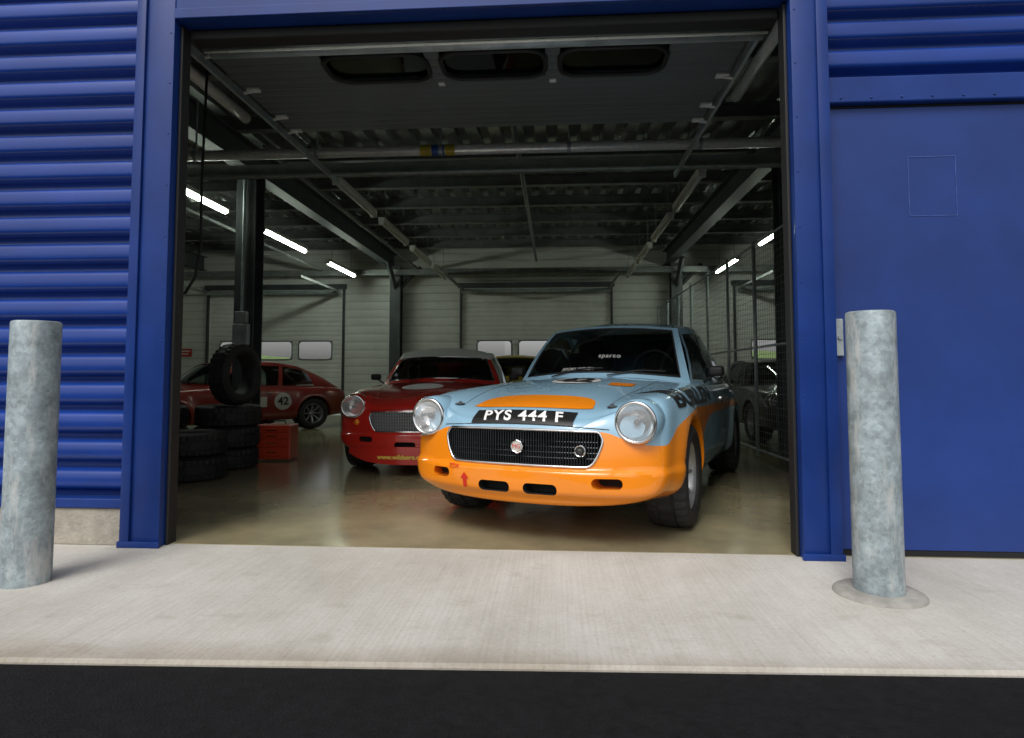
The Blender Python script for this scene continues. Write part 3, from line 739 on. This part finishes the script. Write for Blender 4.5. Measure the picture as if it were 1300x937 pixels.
g=G(); g.bbox(-4.1,-3.9,4.33,4.415,1.35,1.62,.01); g.bbox(-4.08,-3.92,4.34,4.41,1.63,1.78,.01); g.tube([(-4.0,4.38,1.78),(-4.0,4.38,3.6)],.02); g.obj('socket_box',[m_galv],bld)
def lamp(x,y0,y1,lit):
    e=empty('ceiling_lamp',(x,(y0+y1)/2,3.3)); L=(y1-y0)/2
    g=G(); g.bbox(-.05,.05,-L,L,.03,.09,.006); g.bbox(-.045,.045,-L,-L+.05,-.02,.031,.004); g.bbox(-.045,.045,L-.05,L,-.02,.031,.004); g.obj('housing',[m_white],e)
    g=G(); g.tube([(0,-L+.051,.0),(0,L-.051,.0)],.022 if not lit else .03,10); g.obj('tube',[m_tube if lit else m_white],e,True)
    for q in (-.7,.7):
        g=G(); g.tube([(0,q*L,.091),(0,q*L,.66)],.005,5); g.obj('hanger',[m_steel],e)
    meta(e,'lit fluorescent batten hanging from the roof' if lit else 'unlit fluorescent batten hanging from the roof','lamp','fluorescent battens under the garage roof')
for a,b in ((3.7,5.25),(6.35,8.15),(9.3,11.1)): lamp(-4.7,a,b,True)
for a,b in ((6.4,8.05),(9.4,11.1)): lamp(3.65,a,b,True)
for xx in (-2.65,1.72):
    for a in (3.95,6.0,8.1,10.0): lamp(xx,a,a+1.65,False)

# ------------------------------------------------------------ ground
def sheet(name,x0,x1,y0,y1,z,m):
    o=mesh(name,[(x0,y0,z),(x1,y0,z),(x1,y1,z),(x0,y1,z)],[(0,1,2,3)],m); o['kind']='structure'; return o
sheet('ground',-600,600,-600,600,-.05,m_grass)
sheet('road',-200,200,-14,-.4,-.018,m_asph)
V=[];F=[]; nb=60
for i in range(nb+1):
    x=-150+300*i/nb; h=2.9+.35*math.sin(i*1.7)+.25*math.sin(i*.61)
    V+=[(x,48,-.06),(x,60,h),(x,75,h*.9),(x,95,-.06)]
for i in range(nb):
    for k in range(3): F.append((i*4+k,i*4+k+1,(i+1)*4+k+1,(i+1)*4+k))
o=mesh('hill',V,F,m_grass,None,True); o['kind']='structure'
ye=lambda x:-1.338+.0387*x
X0,X1=-24,24
V=[(X0,.05,0),(X1,.05,0),(X1,ye(X1)+.012,0),(X0,ye(X0)+.012,0),(X1,ye(X1),-.012),(X0,ye(X0),-.012),(X1,ye(X1),-.2),(X0,ye(X0),-.2),(X1,.05,-.2),(X0,.05,-.2)]
o=mesh('pavement',V,[(0,1,2,3),(3,2,4,5),(5,4,6,7),(7,6,8,9),(9,8,1,0),(0,3,5,7,9),(1,8,6,4,2)],m_conc); o['kind']='structure'
g=G(); g.box(-9.85,8.65,.051,YB+.3,-.1,.003); o=g.obj('floor',[m_floor]); o['kind']='structure'

# ------------------------------------------------------------ bollards
def bollard(x,y,h,collar):
    e=empty('bollard',(x,y,0)); R=.101
    g=G(); g.lathe([(0,R),(h-.012,R),(h-.003,R-.003),(h,R-.009),(h-.0,R-.015),(h-.004,R-.022),(h+.002,.04),(h+.004,.0004)],48,'z'); o=g.obj('post',[m_boll],e,True); autosmooth(o,40)
    if collar:
        g=G(); g.lathe([(0,.186),(.010,.182),(.017,.170),(.020,R+.001)],48,'z'); g.obj('grout_collar',[m_grout],e,True)
    meta(e,'galvanised steel bollard '+('with concrete collar near blue door' if collar else 'in front of the ribbed blue wall'),'bollard','galvanised bollards in front of the garage')
def bollmat():
    m=M('weathered_galvanising',(.30,.36,.385),.5,.2,.42,9,.15,40); n,l=nodes_of(m); b=n['Principled BSDF']
    old=b.inputs['Base Color'].links[0].from_socket
    tc=n.new('ShaderNodeTexCoord'); v=n.new('ShaderNodeTexVoronoi'); v.inputs['Scale'].default_value=60; l.new(tc.outputs['Object'],v.inputs['Vector'])
    r=n.new('ShaderNodeValToRGB'); r.color_ramp.elements[0].color=(.82,.82,.82,1); r.color_ramp.elements[1].color=(1.1,1.1,1.1,1)
    sp=n.new('ShaderNodeSeparateColor'); l.new(v.outputs['Color'],sp.inputs[0]); l.new(sp.outputs[0],r.inputs[0])
    mx=n.new('ShaderNodeMix'); mx.data_type='RGBA'; mx.blend_type='MULTIPLY'; mx.inputs[0].default_value=1; l.new(old,mx.inputs['A']); l.new(r.outputs[0],mx.inputs['B'])
    mp=n.new('ShaderNodeMapping'); mp.inputs['Scale'].default_value=(16,16,3.5); l.new(tc.outputs['Object'],mp.inputs[0])
    nz=n.new('ShaderNodeTexNoise'); nz.inputs['Scale'].default_value=1; nz.inputs['Detail'].default_value=9; nz.inputs['Roughness'].default_value=.7; l.new(mp.outputs[0],nz.inputs['Vector'])
    r2=n.new('ShaderNodeValToRGB'); r2.color_ramp.elements[0].position=.52; r2.color_ramp.elements[1].position=.66; r2.color_ramp.elements[0].color=(0,0,0,1); r2.color_ramp.elements[1].color=(.7,.7,.7,1); l.new(nz.outputs['Fac'],r2.inputs[0])
    m2=n.new('ShaderNodeMix'); m2.data_type='RGBA'; l.new(r2.outputs[0],m2.inputs[0]); l.new(mx.outputs['Result'],m2.inputs['A']); m2.inputs['B'].default_value=(.56,.56,.54,1)
    l.new(m2.outputs['Result'],b.inputs['Base Color']); return m
m_boll=bollmat(); m_grout=M('grout',(.30,.29,.265),.9,0,.25,12,.5,50)
bollard(1.41,2.954-D,1.24,True); bollard(-2.45,2.854-D,1.21,False)

# ------------------------------------------------------------ tyres and tool chest
def stack(x,y,n):
    for k in range(n):
        t=obj('tyre',TYRE,None,(x+random.uniform(-.02,.02),y+random.uniform(-.02,.02),.108+.004+k*.216)); t.rotation_euler=(0,math.pi/2,random.uniform(0,6))
        meta(t,'worn black racing tyre lying in a stack on the garage floor','tyre','stacked racing tyres')
stack(-3.40,5.80-D,2); stack(-3.43,6.52-D,3); stack(-4.1,6.3-D,3)
t=obj('tyre',TYRE,None,(-3.36,6.52-D,.652+WR-.004)); t.rotation_euler=(0,0,math.radians(-10)); meta(t,'black racing tyre standing upright on top of a tyre stack','tyre','stacked racing tyres')
e=empty('tool_chest',(-3.18,7.15-D,.004),rz=.1)
g=G(); g.bbox(-.2,.2,-.15,.15,.02,.40,.01); g.obj('chest_body',[m_tool],e)
for k,z in enumerate((.05,.16,.25,.32)):
    g=G(); z1=(.15,.24,.31,.37)[k]; g.bbox(-.185,.185,-.162,-.151,z,z1,.004); g.obj('drawer',[m_tool],e)
    g=G(); g.tube([(-.06,-.17,(z+z1)/2),(.06,-.17,(z+z1)/2)],.006); g.obj('handle',[m_chrome],e)
g=G(); g.tube([(-.1,0,.40),(-.09,0,.44),(.09,0,.44),(.1,0,.40)],.008); g.obj('lid_handle',[m_black],e)
meta(e,'red metal tool chest standing beside the tyre stacks','tool chest')
e=empty('warning_sign',(-9.3,YB-.004,1.55)); g=G(); g.bbox(-.16,.16,-.012,0,-.1,.1,.003); g.obj('sign_board',[m_redtxt],e); g=G(); g.box(-.12,.12,-.0145,-.0125,.02,.05); g.box(-.12,.08,-.0145,-.0125,-.05,-.02); g.obj('sign_text',[m_txtw],e); meta(e,'small red notice fixed to the white wall','sign')
e=empty('wire_mesh_partition',(2.42,3.2,0)); meta(e,'galvanised wire mesh partition fence standing between garage bays','fence')
L=8.6; k=0
while k*1.2<=L: g=G(); g.tube([(0,k*1.2,0.004),(0,k*1.2,2.6)],.022,8); k+=1; g.obj('post',[m_galv],e,True)
for z in (.08,1.3,2.55): g=G(); g.tube([(0,0,z),(0,L-.2,z)],.014,6); g.obj('rail',[m_galv],e,True)
g=G(); y=0
while y<L-.2: g.box(-.0015,.0015,y-.0015,y+.0015,.08,2.55); y+=.075
z=.08
while z<2.55: g.box(-.0015,.0015,0,L-.2,z-.0015,z+.0015); z+=.075
g.obj('mesh_panel',[m_steel],e)

# ------------------------------------------------------------ light
w=bpy.data.worlds.new('World'); scene.world=w; w.use_nodes=True; n=w.node_tree.nodes; l=w.node_tree.links
sky=n.new('ShaderNodeTexSky'); sky.sky_type='NISHITA'; sky.sun_disc=False; sky.sun_elevation=math.radians(52); sky.sun_rotation=math.radians(200); sky.air_density=1; sky.dust_density=4
hs=n.new('ShaderNodeHueSaturation'); hs.inputs['Saturation'].default_value=.25; l.new(sky.outputs[0],hs.inputs['Color'])
bg=n['Background']; bg.inputs['Strength'].default_value=.15; l.new(hs.outputs[0],bg.inputs['Color'])
sl=bpy.data.lights.new('Sun','SUN'); sl.energy=1.5; sl.angle=math.radians(25); sl.color=(1,.97,.92)
so=bpy.data.objects.new('sun',sl); COL.objects.link(so)
az=math.radians(200); el=math.radians(52)
d=Vector((math.sin(az)*math.cos(el),math.cos(az)*math.cos(el),math.sin(el)))
so.rotation_euler=d.to_track_quat('Z','Y').to_euler(); so.location=d*30
# ------------------------------------------------------------ camera
a=math.radians(3.88); pd=3.35; p=math.radians(pd)
F_=Vector((-math.sin(a)*math.cos(p),math.cos(a)*math.cos(p),math.sin(p))); R_=Vector((math.cos(a),math.sin(a),0)); U_=R_.cross(F_)
cam=bpy.data.cameras.new('Camera'); co=bpy.data.objects.new('camera',cam); COL.objects.link(co)
co.matrix_world=Matrix(((R_.x,U_.x,-F_.x,0),(R_.y,U_.y,-F_.y,-D),(R_.z,U_.z,-F_.z,.95),(0,0,0,1)))
ppv=478-810*math.tan(p)
cam.sensor_width=36; cam.lens=36*810/1300; cam.shift_y=-(468.5-ppv)/1300; cam.clip_start=.05; cam.clip_end=2000
if ZOOM:
    zx,zy,zf=ZOOM; cam.lens*=zf; cam.shift_x=(zx-650)/1300*zf; cam.shift_y=-(zy-ppv)/1300*zf
scene.camera=co
